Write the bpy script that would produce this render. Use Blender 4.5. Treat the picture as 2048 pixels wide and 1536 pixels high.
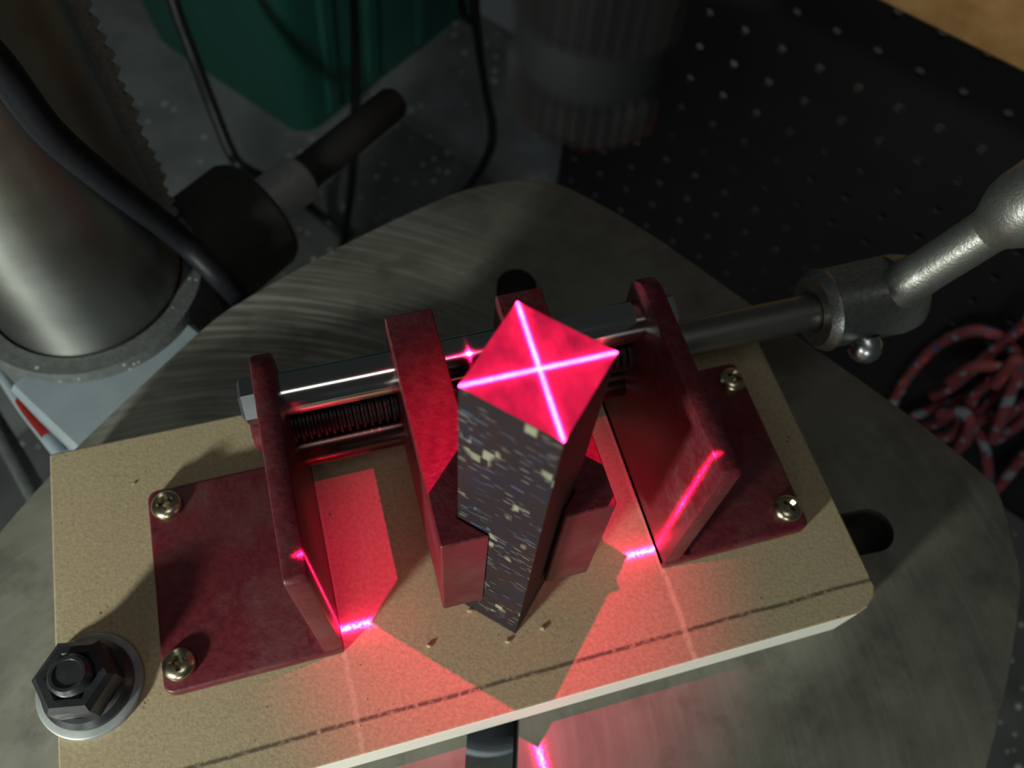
import bpy, bmesh, math, random
from mathutils import Vector, Matrix
random.seed(4)
SC = bpy.context.scene
for o in list(bpy.data.objects):
    bpy.data.objects.remove(o, do_unlink=True)
COL = SC.collection
MM = 0.001
# ------------------------------------------------------------------ camera
# world: X along the board, Y to the back, Z up, origin on the board top under the spindle axis (millimetres in code)
CR = Vector((0.96219948, -0.26648481, 0.0561961))
CD = Vector((-0.20738282, -0.85066848, -0.48306884))
CF = Vector((0.17653476, 0.45315448, -0.87377714))
CC = Vector((-29.55388, -64.47736, 248.08386))
FPX = 1741.288
cam_d = bpy.data.cameras.new('camera')
cam = bpy.data.objects.new('camera', cam_d); COL.objects.link(cam)
cam_d.sensor_width = 36.0
cam_d.lens = 36.0 * FPX / 2048.0
cam_d.clip_start = 0.005; cam_d.clip_end = 20
mw = Matrix(((CR.x, -CD.x, -CF.x, CC.x * MM), (CR.y, -CD.y, -CF.y, CC.y * MM), (CR.z, -CD.z, -CF.z, CC.z * MM), (0, 0, 0, 1)))
cam.matrix_world = mw
cam_d.dof.use_dof = True
cam_d.dof.focus_distance = 0.205
cam_d.dof.aperture_fstop = 30.6 / 2.0
SC.camera = cam
# ------------------------------------------------------------------ world, exposure, room and added lights
SC.view_settings.view_transform = 'Standard'
SC.view_settings.look = 'None'
SC.view_settings.gamma = 1.0
SC.view_settings.use_curve_mapping = False
SC.view_settings.exposure = 0.0
W = bpy.data.worlds.new('world'); SC.world = W
W.use_nodes = True
W.node_tree.nodes['Background'].inputs[0].default_value = (0.85, 0.97, 1.0, 1)
W.node_tree.nodes['Background'].inputs[1].default_value = 0.024

def lamp(name, kind, loc, power, color, **kw):
    d = bpy.data.lights.new(name, kind); d.energy = power; d.color = color
    for k, v in kw.items(): setattr(d, k, v)
    o = bpy.data.objects.new(name, d); COL.objects.link(o)
    o.location = Vector(loc) * MM
    return o
def aim(o, tgt):
    o.rotation_euler = (Vector(tgt) * MM - o.location).to_track_quat('-Z', 'Y').to_euler()
# work lamp, low at the front left of the machine
lamp('work_lamp', 'POINT', (-395, -252, 140), 9.0, (0.94, 1.0, 0.88), shadow_soft_size=0.024)
# soft fill added far in front, lifts the front-facing edges
rl = lamp('front_fill', 'AREA', (-620, -1750, 380), 3.6, (0.95, 1.0, 0.97), shape='RECTANGLE', size=0.4, size_y=0.4)
aim(rl, (0, 0, -50))
# ceiling light
cl = lamp('ceiling_light', 'AREA', (-60, -520, 1450), 1.2, (1.0, 0.97, 0.90), shape='RECTANGLE', size=0.42, size_y=0.25)
aim(cl, (0, 0, 0))
# unseen lamp added behind the pegboard so its holes show light
lamp('hole_fill', 'POINT', (292, 425, -260), 0.05, (0.95, 1.0, 1.0), shadow_soft_size=0.03)

# spot added out of view to brighten the wooden rail
tl = lamp('rail_fill', 'SPOT', (170, 60, 420), 5.0, (1.0, 0.94, 0.84), shadow_soft_size=0.03, spot_size=math.radians(42), spot_blend=1.0)
aim(tl, (330, 215, 0))

# ------------------------------------------------------------------ pixel helpers (photo pixels -> millimetres)
def ray(u, v): return CR * ((u - 1024) / FPX) + CD * ((v - 768) / FPX) + CF
def onz(u, v, z):
    d = ray(u, v); return CC + d * ((z - CC.z) / d.z)
def onx(u, v, x):
    d = ray(u, v); return CC + d * ((x - CC.x) / d.x)
def at(u, v, depth): return CC + ray(u, v) * depth
PF = Vector((0.594, -0.804, 0))      # the drill press looks this way (column to spindle)
PS = Vector((0.804, 0.594, 0))       # its right-hand side, towards the pegboard
def fs(f_, s_, z): return PF * f_ + PS * s_ + Vector((0, 0, z))
W0 = Vector((258.2, 297.8, -74.9)); WU = Vector((0.5977, -0.8013, 0.028)).normalized()
WN = Vector((-0.8016, -0.5978, 0)).normalized()      # pegboard normal, into the room
def onw(u, v, off=0.0):
    d = ray(u, v); return CC + d * (((W0 + WN * off - CC) @ WN if False else (W0 + WN * off - CC).dot(WN)) / d.dot(WN))

# ------------------------------------------------------------------ materials
def nd(t, kind, **kw):
    n = t.nodes.new(kind)
    for k, v in kw.items(): setattr(n, k, v)
    return n
def mat(name, c1, c2=None, rough=0.5, metal=0.0, scale=200, bump=0.0, bscale=None, detail=4, coat=0.0, rvar=0.0, stretch=(1, 1, 1), spec=0.5, lo=0.35, hi=0.65):
    m = bpy.data.materials.new(name); m.use_nodes = True
    t = m.node_tree; b = t.nodes['Principled BSDF']
    b.inputs['Roughness'].default_value = rough; b.inputs['Metallic'].default_value = metal
    b.inputs['Coat Weight'].default_value = coat; b.inputs['Specular IOR Level'].default_value = spec
    b.inputs['Base Color'].default_value = (*c1, 1)
    tc = nd(t, 'ShaderNodeTexCoord'); mp = nd(t, 'ShaderNodeMapping'); mp.inputs['Scale'].default_value = stretch
    t.links.new(tc.outputs['Object'], mp.inputs['Vector'])
    if c2 is not None:
        n = nd(t, 'ShaderNodeTexNoise'); n.inputs['Scale'].default_value = scale; n.inputs['Detail'].default_value = detail
        t.links.new(mp.outputs[0], n.inputs['Vector'])
        r = nd(t, 'ShaderNodeValToRGB'); r.color_ramp.elements[0].color = (*c1, 1); r.color_ramp.elements[1].color = (*c2, 1)
        r.color_ramp.elements[0].position = lo; r.color_ramp.elements[1].position = hi
        t.links.new(n.outputs[0], r.inputs[0]); t.links.new(r.outputs[0], b.inputs['Base Color'])
        if rvar:
            q = nd(t, 'ShaderNodeMapRange'); q.inputs['To Min'].default_value = rough - rvar; q.inputs['To Max'].default_value = rough + rvar
            t.links.new(n.outputs[0], q.inputs[0]); t.links.new(q.outputs[0], b.inputs['Roughness'])
    if bump:
        n2 = nd(t, 'ShaderNodeTexNoise'); n2.inputs['Scale'].default_value = bscale or scale; n2.inputs['Detail'].default_value = 3
        t.links.new(mp.outputs[0], n2.inputs['Vector'])
        bp = nd(t, 'ShaderNodeBump'); bp.inputs['Strength'].default_value = min(1, bump); bp.inputs['Distance'].default_value = 0.0004
        t.links.new(n2.outputs[0], bp.inputs['Height']); t.links.new(bp.outputs[0], b.inputs['Normal'])
    return m
def bsdf(m): return m.node_tree.nodes['Principled BSDF']
def flecks(m, color, scale, thresh, base_socket=None, w=0.06):
    """pale specks of dust over a material"""
    t = m.node_tree; b = bsdf(m)
    tc = nd(t, 'ShaderNodeTexCoord'); v = nd(t, 'ShaderNodeTexVoronoi'); v.inputs['Scale'].default_value = scale
    t.links.new(tc.outputs['Object'], v.inputs['Vector'])
    n = nd(t, 'ShaderNodeTexNoise'); n.inputs['Scale'].default_value = scale * 0.25; t.links.new(tc.outputs['Object'], n.inputs['Vector'])
    ad = nd(t, 'ShaderNodeMath', operation='MULTIPLY_ADD'); ad.inputs[1].default_value = -0.9; ad.inputs[2].default_value = 0.45
    t.links.new(n.outputs[0], ad.inputs[0])
    su = nd(t, 'ShaderNodeMath', operation='ADD'); t.links.new(v.outputs['Distance'], su.inputs[0]); t.links.new(ad.outputs[0], su.inputs[1])
    mr = nd(t, 'ShaderNodeMapRange'); mr.inputs['From Min'].default_value = thresh; mr.inputs['From Max'].default_value = thresh + w
    mr.inputs['To Min'].default_value = 1; mr.inputs['To Max'].default_value = 0
    t.links.new(su.outputs[0], mr.inputs[0])
    mx = nd(t, 'ShaderNodeMix', data_type='RGBA'); mx.inputs['B'].default_value = (*color, 1)
    t.links.new(mr.outputs[0], mx.inputs['Factor'])
    src = b.inputs['Base Color'].links
    if src: t.links.new(src[0].from_socket, mx.inputs['A'])
    else: mx.inputs['A'].default_value = b.inputs['Base Color'].default_value
    t.links.new(mx.outputs['Result'], b.inputs['Base Color'])

M = {}
M['red'] = mat('maroon_paint', (0.105, 0.010, 0.018), (0.150, 0.017, 0.026), rough=0.42, scale=500, bump=0.25, bscale=900, rvar=0.1)
def scuff(m, color, scale, lo, hi, amount):
    t = m.node_tree; b = bsdf(m); tc = nd(t, 'ShaderNodeTexCoord')
    n = nd(t, 'ShaderNodeTexNoise'); n.inputs['Scale'].default_value = scale; n.inputs['Detail'].default_value = 9; n.inputs['Roughness'].default_value = 0.72
    t.links.new(tc.outputs['Object'], n.inputs['Vector'])
    r = nd(t, 'ShaderNodeMapRange'); r.inputs['From Min'].default_value = lo; r.inputs['From Max'].default_value = hi; r.inputs['To Max'].default_value = amount; t.links.new(n.outputs[0], r.inputs[0])
    mx = nd(t, 'ShaderNodeMix', data_type='RGBA'); mx.inputs['B'].default_value = (*color, 1)
    t.links.new(r.outputs[0], mx.inputs['Factor']); t.links.new(b.inputs['Base Color'].links[0].from_socket, mx.inputs['A'])
    t.links.new(mx.outputs['Result'], b.inputs['Base Color'])
scuff(M['red'], (0.20, 0.13, 0.13), 55, 0.48, 0.75, 0.40)
M['chrome'] = mat('polished_steel', (0.62, 0.61, 0.58), rough=0.13, metal=1.0)
M['zinc'] = mat('zinc_plate', (0.62, 0.66, 0.66), (0.5, 0.53, 0.56), rough=0.3, metal=1.0, scale=300)
M['brass'] = mat('yellow_zinc', (0.66, 0.60, 0.40), (0.52, 0.47, 0.33), rough=0.26, metal=1.0, scale=400)
M['steel'] = mat('turned_steel', (0.36, 0.35, 0.31), (0.28, 0.27, 0.24), rough=0.42, metal=1.0, scale=200, stretch=(0.1, 1, 1))
M['thread'] = mat('thread_steel', (0.055, 0.045, 0.042), rough=0.5, metal=1.0)
M['dark_rod'] = mat('dark_reddish_rod', (0.10, 0.055, 0.052), rough=0.22, metal=1.0)  # lower guide rod, darker and redder than the upper one
M['cast'] = mat('cast_zinc', (0.42, 0.43, 0.41), (0.30, 0.31, 0.29), rough=0.40, metal=0.9, scale=700, bump=0.28, bscale=1300, rvar=0.10)
M['black_nut'] = mat('black_oxide', (0.022, 0.022, 0.026), (0.035, 0.035, 0.04), rough=0.33, metal=0.0, scale=300, spec=0.7)
M['washer'] = mat('grey_washer', (0.40, 0.43, 0.43), (0.27, 0.29, 0.30), rough=0.5, metal=0.45, scale=120)
M['cable'] = mat('black_rubber', (0.009, 0.010, 0.014), rough=0.45, spec=0.3, bump=0.2, scale=600)
M['column'] = mat('column_steel', (0.46, 0.47, 0.45), (0.36, 0.37, 0.35), rough=0.38, metal=1.0, scale=50, bump=0.10, bscale=300)
_t = M['column'].node_tree; _g = nd(_t, 'ShaderNodeTangent', direction_type='RADIAL', axis='Z'); _t.links.new(_g.outputs[0], bsdf(M['column']).inputs['Tangent'])
bsdf(M['column']).inputs['Anisotropic'].default_value = 0.8; bsdf(M['column']).inputs['Anisotropic Rotation'].default_value = 0.25
M['casting'] = mat('grey_casting', (0.085, 0.095, 0.098), (0.12, 0.13, 0.132), rough=0.6, scale=300, bump=0.5, bscale=700)
flecks(M['casting'], (0.4, 0.42, 0.4), 260, 0.06)
M['paint'] = mat('blue_grey_paint', (0.30, 0.36, 0.40), (0.25, 0.30, 0.34), rough=0.5, scale=60)
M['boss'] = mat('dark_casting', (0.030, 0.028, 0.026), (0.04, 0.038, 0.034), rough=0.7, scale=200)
M['ring'] = mat('pale_metal', (0.55, 0.57, 0.55), (0.45, 0.47, 0.45), rough=0.45, metal=0.6, scale=200)
M['shaft'] = mat('dark_shaft', (0.024, 0.022, 0.020), rough=0.6)
M['rack'] = mat('dusty_rack', (0.24, 0.265, 0.24), (0.34, 0.36, 0.33), rough=0.9, scale=500, bump=1.0, bscale=700)
M['green'] = mat('green_plastic', (0.010, 0.070, 0.054), (0.012, 0.080, 0.062), rough=0.45, scale=20)
M['peg'] = mat('black_pegboard', (0.0075, 0.0075, 0.008), (0.010, 0.010, 0.011), rough=0.5, scale=40, spec=0.5)
M['peghole'] = mat('hole_wall', (0.02, 0.02, 0.02), rough=0.9)
M['wall'] = mat('pale_wall', (0.07, 0.07, 0.07), (0.09, 0.09, 0.09), rough=0.9, scale=8)
M['bench'] = mat('dusty_bench', (0.055, 0.059, 0.061), (0.095, 0.10, 0.103), rough=0.75, scale=25, lo=0.3, hi=0.7)
flecks(M['bench'], (0.34, 0.35, 0.34), 90, 0.10)
M['floor'] = mat('grey_concrete', (0.13, 0.145, 0.15), (0.19, 0.21, 0.215), rough=0.75, scale=25)
flecks(M['floor'], (0.40, 0.42, 0.41), 70, 0.07)
M['laserbody'] = mat('black_knurl', (0.008, 0.008, 0.0085), rough=0.55, spec=0.10)
M['lasernose'] = mat('grey_anodised', (0.008, 0.009, 0.010), rough=0.7, spec=0.10)
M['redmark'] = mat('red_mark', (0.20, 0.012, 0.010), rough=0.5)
M['chip'] = mat('pale_chip', (0.55, 0.46, 0.30), rough=0.9)

# MDF: fine fibres, a pencil line along the front, two faint scribed lines
def make_mdf():
    m = mat('mdf_face', (0.40, 0.318, 0.195), (0.50, 0.405, 0.255), rough=0.85, scale=900, bump=0.22, bscale=1400)
    t = m.node_tree; b = bsdf(m)
    tc = nd(t, 'ShaderNodeTexCoord'); sp = nd(t, 'ShaderNodeSeparateXYZ'); t.links.new(tc.outputs['Object'], sp.inputs[0])
    def band(sock, pos, half, wob, color, strength, nscale):
        ns = nd(t, 'ShaderNodeTexNoise'); ns.inputs['Scale'].default_value = nscale; ns.inputs['Detail'].default_value = 3
        t.links.new(tc.outputs['Object'], ns.inputs['Vector'])
        a = nd(t, 'ShaderNodeMath', operation='SUBTRACT'); t.links.new(sock, a.inputs[0]); a.inputs[1].default_value = pos
        w = nd(t, 'ShaderNodeMath', operation='MULTIPLY_ADD'); t.links.new(ns.outputs[0], w.inputs[0]); w.inputs[1].default_value = wob; w.inputs[2].default_value = -wob / 2
        s = nd(t, 'ShaderNodeMath', operation='ADD'); t.links.new(a.outputs[0], s.inputs[0]); t.links.new(w.outputs[0], s.inputs[1])
        ab = nd(t, 'ShaderNodeMath', operation='ABSOLUTE'); t.links.new(s.outputs[0], ab.inputs[0])
        mr = nd(t, 'ShaderNodeMapRange'); mr.inputs['From Min'].default_value = half * 0.3; mr.inputs['From Max'].default_value = half
        mr.inputs['To Min'].default_value = strength; mr.inputs['To Max'].default_value = 0; t.links.new(ab.outputs[0], mr.inputs[0])
        n2 = nd(t, 'ShaderNodeTexNoise'); n2.inputs['Scale'].default_value = 700; t.links.new(tc.outputs['Object'], n2.inputs['Vector'])
        q = nd(t, 'ShaderNodeMapRange'); q.inputs['From Min'].default_value = 0.25; q.inputs['From Max'].default_value = 0.48; t.links.new(n2.outputs[0], q.inputs[0])
        ml = nd(t, 'ShaderNodeMath', operation='MULTIPLY'); t.links.new(mr.outputs[0], ml.inputs[0]); t.links.new(q.outputs[0], ml.inputs[1])
        mx = nd(t, 'ShaderNodeMix', data_type='RGBA'); mx.inputs['B'].default_value = (*color, 1)
        t.links.new(ml.outputs[0], mx.inputs['Factor']); t.links.new(b.inputs['Base Color'].links[0].from_socket, mx.inputs['A'])
        t.links.new(mx.outputs['Result'], b.inputs['Base Color'])
    band(sp.outputs['Y'], -0.0250, 0.00085, 0.0012, (0.05, 0.04, 0.03), 0.80, 60)
    band(sp.outputs['X'], 0.0470, 0.0012, 0.0020, (0.78, 0.66, 0.45), 0.6, 120)
    band(sp.outputs['X'], -0.0470, 0.0010, 0.0020, (0.74, 0.62, 0.42), 0.4, 120)
    flecks(m, (0.17, 0.12, 0.06), 420, -0.04)
    return m
M['mdf'] = make_mdf()
M['mdf_edge'] = mat('mdf_cut_edge', (0.94, 0.92, 0.85), (0.88, 0.86, 0.77), rough=0.9, scale=600, stretch=(1, 1, 3))  # pale cut edge, whitened further to carry the strong front light

# cast iron table: ground surface with milling arcs and stains
def make_iron():
    m = mat('ground_iron', (0.15, 0.148, 0.122), (0.21, 0.205, 0.17), rough=0.5, metal=0.0, scale=45, detail=8, spec=0.55)
    t = m.node_tree; b = bsdf(m)
    tc = nd(t, 'ShaderNodeTexCoord')
    sb = nd(t, 'ShaderNodeVectorMath', operation='SUBTRACT'); sb.inputs[1].default_value = (-0.100, -0.030, 0)
    t.links.new(tc.outputs['Object'], sb.inputs[0])
    ln = nd(t, 'ShaderNodeVectorMath', operation='LENGTH'); t.links.new(sb.outputs[0], ln.inputs[0])
    sx = nd(t, 'ShaderNodeSeparateXYZ'); t.links.new(sb.outputs[0], sx.inputs[0])
    an = nd(t, 'ShaderNodeMath', operation='ARCTAN2'); t.links.new(sx.outputs[1], an.inputs[0]); t.links.new(sx.outputs[0], an.inputs[1])
    cb = nd(t, 'ShaderNodeCombineXYZ')
    mu = nd(t, 'ShaderNodeMath', operation='MULTIPLY'); mu.inputs[1].default_value = 900; t.links.new(ln.outputs['Value'], mu.inputs[0])
    mu2 = nd(t, 'ShaderNodeMath', operation='MULTIPLY'); mu2.inputs[1].default_value = 6; t.links.new(an.outputs[0], mu2.inputs[0])
    t.links.new(mu.outputs[0], cb.inputs[0]); t.links.new(mu2.outputs[0], cb.inputs[1])
    ns = nd(t, 'ShaderNodeTexNoise'); ns.inputs['Scale'].default_value = 0.55; ns.inputs['Detail'].default_value = 3; t.links.new(cb.outputs[0], ns.inputs['Vector'])
    st = nd(t, 'ShaderNodeMapRange'); st.inputs['From Min'].default_value = 0.46; st.inputs['From Max'].default_value = 0.72; t.links.new(ns.outputs[0], st.inputs[0])
    # tool marks are brightest in a patch towards the column
    pt = nd(t, 'ShaderNodeVectorMath', operation='DISTANCE'); pt.inputs[1].default_value = (-0.055, 0.128, 0); t.links.new(tc.outputs['Object'], pt.inputs[0])
    pm = nd(t, 'ShaderNodeMapRange'); pm.inputs['From Min'].default_value = 0.02; pm.inputs['From Max'].default_value = 0.095; pm.inputs['To Min'].default_value = 1.0; pm.inputs['To Max'].default_value = 0.12
    t.links.new(pt.outputs['Value'], pm.inputs[0])
    ml = nd(t, 'ShaderNodeMath', operation='MULTIPLY'); t.links.new(st.outputs[0], ml.inputs[0]); t.links.new(pm.outputs[0], ml.inputs[1])
    mx = nd(t, 'ShaderNodeMix', data_type='RGBA'); mx.inputs['B'].default_value = (0.40, 0.42, 0.38, 1)
    t.links.new(ml.outputs[0], mx.inputs['Factor']); t.links.new(b.inputs['Base Color'].links[0].from_socket, mx.inputs['A'])
    n3 = nd(t, 'ShaderNodeTexNoise'); n3.inputs['Scale'].default_value = 35; n3.inputs['Detail'].default_value = 10; n3.inputs['Roughness'].default_value = 0.7
    t.links.new(tc.outputs['Object'], n3.inputs['Vector'])
    q = nd(t, 'ShaderNodeMapRange'); q.inputs['From Min'].default_value = 0.5; q.inputs['From Max'].default_value = 0.72; q.inputs['To Max'].default_value = 0.75; t.links.new(n3.outputs[0], q.inputs[0])
    mx2 = nd(t, 'ShaderNodeMix', data_type='RGBA'); mx2.inputs['B'].default_value = (0.055, 0.052, 0.045, 1)
    t.links.new(q.outputs[0], mx2.inputs['Factor']); t.links.new(mx.outputs['Result'], mx2.inputs['A'])
    t.links.new(mx2.outputs['Result'], b.inputs['Base Color'])
    bp = nd(t, 'ShaderNodeBump'); bp.inputs['Strength'].default_value = 0.25; bp.inputs['Distance'].default_value = 0.0002
    t.links.new(ns.outputs[0], bp.inputs['Height']); t.links.new(bp.outputs[0], b.inputs['Normal'])
    return m
M['iron'] = make_iron()

# the blank: dark laminated faces with rows of pale printed dashes
def make_blank():
    m = mat('blank_side', (0.026, 0.017, 0.017), (0.018, 0.015, 0.021), rough=0.65, scale=60, detail=6, spec=0.2)
    t = m.node_tree; b = bsdf(m)
    at_ = nd(t, 'ShaderNodeAttribute', attribute_name='facekey')
    tc = nd(t, 'ShaderNodeTexCoord'); sp = nd(t, 'ShaderNodeSeparateXYZ'); t.links.new(tc.outputs['UV'], sp.inputs[0])
    def tex(sx, sy, lo, hi, seed):
        mp = nd(t, 'ShaderNodeMapping'); mp.inputs['Scale'].default_value = (sx, sy, 1); mp.inputs['Location'].default_value = (seed, seed * 1.7, 0)
        t.links.new(tc.outputs['UV'], mp.inputs['Vector'])
        n = nd(t, 'ShaderNodeTexVoronoi', distance='CHEBYCHEV'); n.inputs['Scale'].default_value = 1; n.inputs['Randomness'].default_value = 0.9
        t.links.new(mp.outputs[0], n.inputs['Vector'])
        r = nd(t, 'ShaderNodeMapRange'); r.inputs['From Min'].default_value = hi; r.inputs['From Max'].default_value = lo; t.links.new(n.outputs['Distance'], r.inputs[0])
        return r.outputs[0]
    def gate(sock, sx, sy, lo, hi, seed):
        mp = nd(t, 'ShaderNodeMapping'); mp.inputs['Scale'].default_value = (sx, sy, 1); mp.inputs['Location'].default_value = (seed, seed, seed)
        t.links.new(tc.outputs['UV'], mp.inputs['Vector'])
        n = nd(t, 'ShaderNodeTexNoise'); n.inputs['Scale'].default_value = 1; n.inputs['Detail'].default_value = 2; t.links.new(mp.outputs[0], n.inputs['Vector'])
        r = nd(t, 'ShaderNodeMapRange'); r.inputs['From Min'].default_value = lo; r.inputs['From Max'].default_value = hi; t.links.new(n.outputs[0], r.inputs[0])
        ml = nd(t, 'ShaderNodeMath', operation='MULTIPLY'); t.links.new(sock, ml.inputs[0]); t.links.new(r.outputs[0], ml.inputs[1])
        return ml.outputs[0]
    def over(sock, color):
        mk = nd(t, 'ShaderNodeMath', operation='MULTIPLY'); t.links.new(sock, mk.inputs[0]); t.links.new(at_.outputs['Fac'], mk.inputs[1])
        mx = nd(t, 'ShaderNodeMix', data_type='RGBA'); mx.inputs['B'].default_value = (*color, 1)
        t.links.new(mk.outputs[0], mx.inputs['Factor']); t.links.new(b.inputs['Base Color'].links[0].from_socket, mx.inputs['A'])
        t.links.new(mx.outputs['Result'], b.inputs['Base Color'])
    # UV: u across the face 0..1 (19 mm), v up the face 0..6.67 (same scale)
    n = nd(t, 'ShaderNodeTexNoise'); n.inputs['Scale'].default_value = 1.6; t.links.new(tc.outputs['UV'], n.inputs['Vector'])
    r = nd(t, 'ShaderNodeMapRange'); r.inputs['From Min'].default_value = 0.5; r.inputs['From Max'].default_value = 0.66; t.links.new(n.outputs[0], r.inputs[0])
    over(r.outputs[0], (0.017, 0.019, 0.032))
    over(gate(tex(3.0, 11, 0.10, 0.26, 3), 1.6, 3.0, 0.50, 0.58, 2), (0.08, 0.11, 0.165))
    over(gate(tex(4.5, 20, 0.08, 0.26, 1), 2.6, 2.2, 0.44, 0.56, 5), (0.25, 0.24, 0.215))
    over(gate(tex(5.5, 4.2, 0.26, 0.36, 8), 1.9, 1.1, 0.56, 0.60, 9), (0.30, 0.30, 0.21))
    return m
M['blank'] = make_blank()
M['blank_top'] = mat('blank_end_grain', (0.014, 0.010, 0.010), (0.085, 0.046, 0.040), lo=0.25, hi=0.75, rough=0.8, scale=260, stretch=(1.0, 0.6, 1), bump=0.4, bscale=500)

# rope: red with blue and white flecks in a woven pattern
def make_rope():
    m = mat('red_rope', (0.30, 0.035, 0.04), rough=0.8)
    t = m.node_tree; b = bsdf(m)
    tc = nd(t, 'ShaderNodeTexCoord'); mp = nd(t, 'ShaderNodeMapping'); mp.inputs['Scale'].default_value = (4, 0.12, 1); mp.inputs['Rotation'].default_value = (0, 0, 0.5)
    t.links.new(tc.outputs['UV'], mp.inputs['Vector'])
    v = nd(t, 'ShaderNodeTexVoronoi'); v.inputs['Scale'].default_value = 1.3; t.links.new(mp.outputs[0], v.inputs['Vector'])
    r = nd(t, 'ShaderNodeValToRGB'); e = r.color_ramp.elements; r.color_ramp.interpolation = 'CONSTANT'
    e[0].position = 0; e[0].color = (0.25, 0.045, 0.052, 1); e[1].position = 0.45; e[1].color = (0.19, 0.06, 0.07, 1)
    for p_, c_ in ((0.62, (0.24, 0.29, 0.34, 1)), (0.74, (0.05, 0.07, 0.16, 1)), (0.84, (0.45, 0.07, 0.07, 1))):
        x = e.new(p_); x.color = c_
    t.links.new(v.outputs['Color'], r.inputs[0]); t.links.new(r.outputs[0], b.inputs['Base Color'])
    return m
M['rope'] = make_rope()
def make_wood():
    m = mat('varnished_wood', (0.38, 0.20, 0.065), (0.55, 0.33, 0.13), rough=0.4, scale=22, detail=6, stretch=(0.35, 3, 3), coat=0.3)
    return m
M['wood'] = make_wood()

# ------------------------------------------------------------------ mesh helpers (mm in, metres out)
def put(name, bm, m, parent=None, origin=None, label=None, cat=None, group=None, kind=None, smooth=None, rot=None):
    me = bpy.data.meshes.new(name)
    bmesh.ops.recalc_face_normals(bm, faces=bm.faces[:])
    if origin is None:
        xs = [v.co.x for v in bm.verts]; ys = [v.co.y for v in bm.verts]; zs = [v.co.z for v in bm.verts]
        origin = Vector(((min(xs) + max(xs)) / 2, (min(ys) + max(ys)) / 2, min(zs)))
    origin = Vector(origin)
    for v in bm.verts: v.co = (v.co - origin) * MM
    if smooth is not None:
        for f in bm.faces: f.smooth = True
        for e in bm.edges:
            if len(e.link_faces) == 2 and e.calc_face_angle(0) > math.radians(smooth): e.smooth = False
    bm.to_mesh(me); bm.free()
    for x in (m if isinstance(m, (list, tuple)) else [m]): me.materials.append(x)
    o = bpy.data.objects.new(name, me); COL.objects.link(o)
    o['o'] = [origin.x, origin.y, origin.z]
    o.location = origin * MM
    if parent is not None:
        o.parent = parent
        o.location = (origin - Vector(parent['o'])) * MM
    tag(o, label, cat, group, kind)
    return o
def tag(o, label=None, cat=None, group=None, kind=None):
    if label: o['label'] = label
    if cat: o['category'] = cat
    if group: o['group'] = group
    if kind: o['kind'] = kind
def empty(name, loc, label, cat, group=None):
    o = bpy.data.objects.new(name, None); COL.objects.link(o); o.empty_display_size = 0.01
    o['o'] = list(loc); o.location = Vector(loc) * MM; tag(o, label, cat, group); return o
def prism(bm, pts, z0, z1, axis='z', mi=0):
    """closed polygon extruded along an axis; pts are the other two coordinates in order (xy / yz / xz)"""
    def P(a, b, c):
        return {'z': (a, b, c), 'x': (c, a, b), 'y': (a, c, b)}[axis]
    lo = [bm.verts.new(P(a, b, z0)) for a, b in pts]; hi = [bm.verts.new(P(a, b, z1)) for a, b in pts]
    n = len(pts); fs_ = [bm.faces.new(lo[::-1]), bm.faces.new(hi)]
    for i in range(n): fs_.append(bm.faces.new((lo[i], lo[(i + 1) % n], hi[(i + 1) % n], hi[i])))
    for f in fs_: f.material_index = mi
    return fs_
def bevel(bm, w, seg=2, ang=30):
    bmesh.ops.recalc_face_normals(bm, faces=bm.faces[:])
    es = [e for e in bm.edges if len(e.link_faces) == 2 and e.calc_face_angle(0) > math.radians(ang)]
    bmesh.ops.bevel(bm, geom=es, offset=w, segments=seg, affect='EDGES', profile=0.5)
def frame_of(d):
    d = Vector(d).normalized(); a = Vector((0, 0, 1)) if abs(d.z) < 0.9 else Vector((1, 0, 0))
    u = d.cross(a).normalized(); return u, d.cross(u).normalized(), d
def lathe(bm, base, d, prof, n=32, closed=True, a0=0.0, rfun=None):
    """prof: (distance along d, radius)"""
    u, v, w = frame_of(d); base = Vector(base); rings = []
    for h, r in prof:
        if r <= 1e-6: rings.append([bm.verts.new(base + w * h)])
        else: rings.append([bm.verts.new(base + w * h + (u * math.cos(a0 + 2 * math.pi * i / n) + v * math.sin(a0 + 2 * math.pi * i / n)) * (r * (rfun(i) if rfun else 1))) for i in range(n)])
    for A, B in zip(rings, rings[1:]):
        for i in range(n):
            j = (i + 1) % n
            if len(A) == 1 and len(B) == 1: continue
            if len(A) == 1: bm.faces.new((A[0], B[i], B[j]))
            elif len(B) == 1: bm.faces.new((A[i], A[j], B[0]))
            else: bm.faces.new((A[i], A[j], B[j], B[i]))
    if closed:
        for Rr in (rings[0], rings[-1]):
            if len(Rr) > 2: bm.faces.new(Rr)
def catmull(pts, k=8):
    P = [Vector(p) for p in pts]; P = [P[0] * 2 - P[1]] + P + [P[-1] * 2 - P[-2]]; out = []
    for i in range(1, len(P) - 2):
        for s in range(k):
            t = s / k; a, b, c, d = P[i - 1:i + 3]
            out.append(0.5 * ((2 * b) + (c - a) * t + (2 * a - 5 * b + 4 * c - d) * t * t + (3 * b - a - 3 * c + d) * t ** 3))
    out.append(P[-2]); return out
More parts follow.
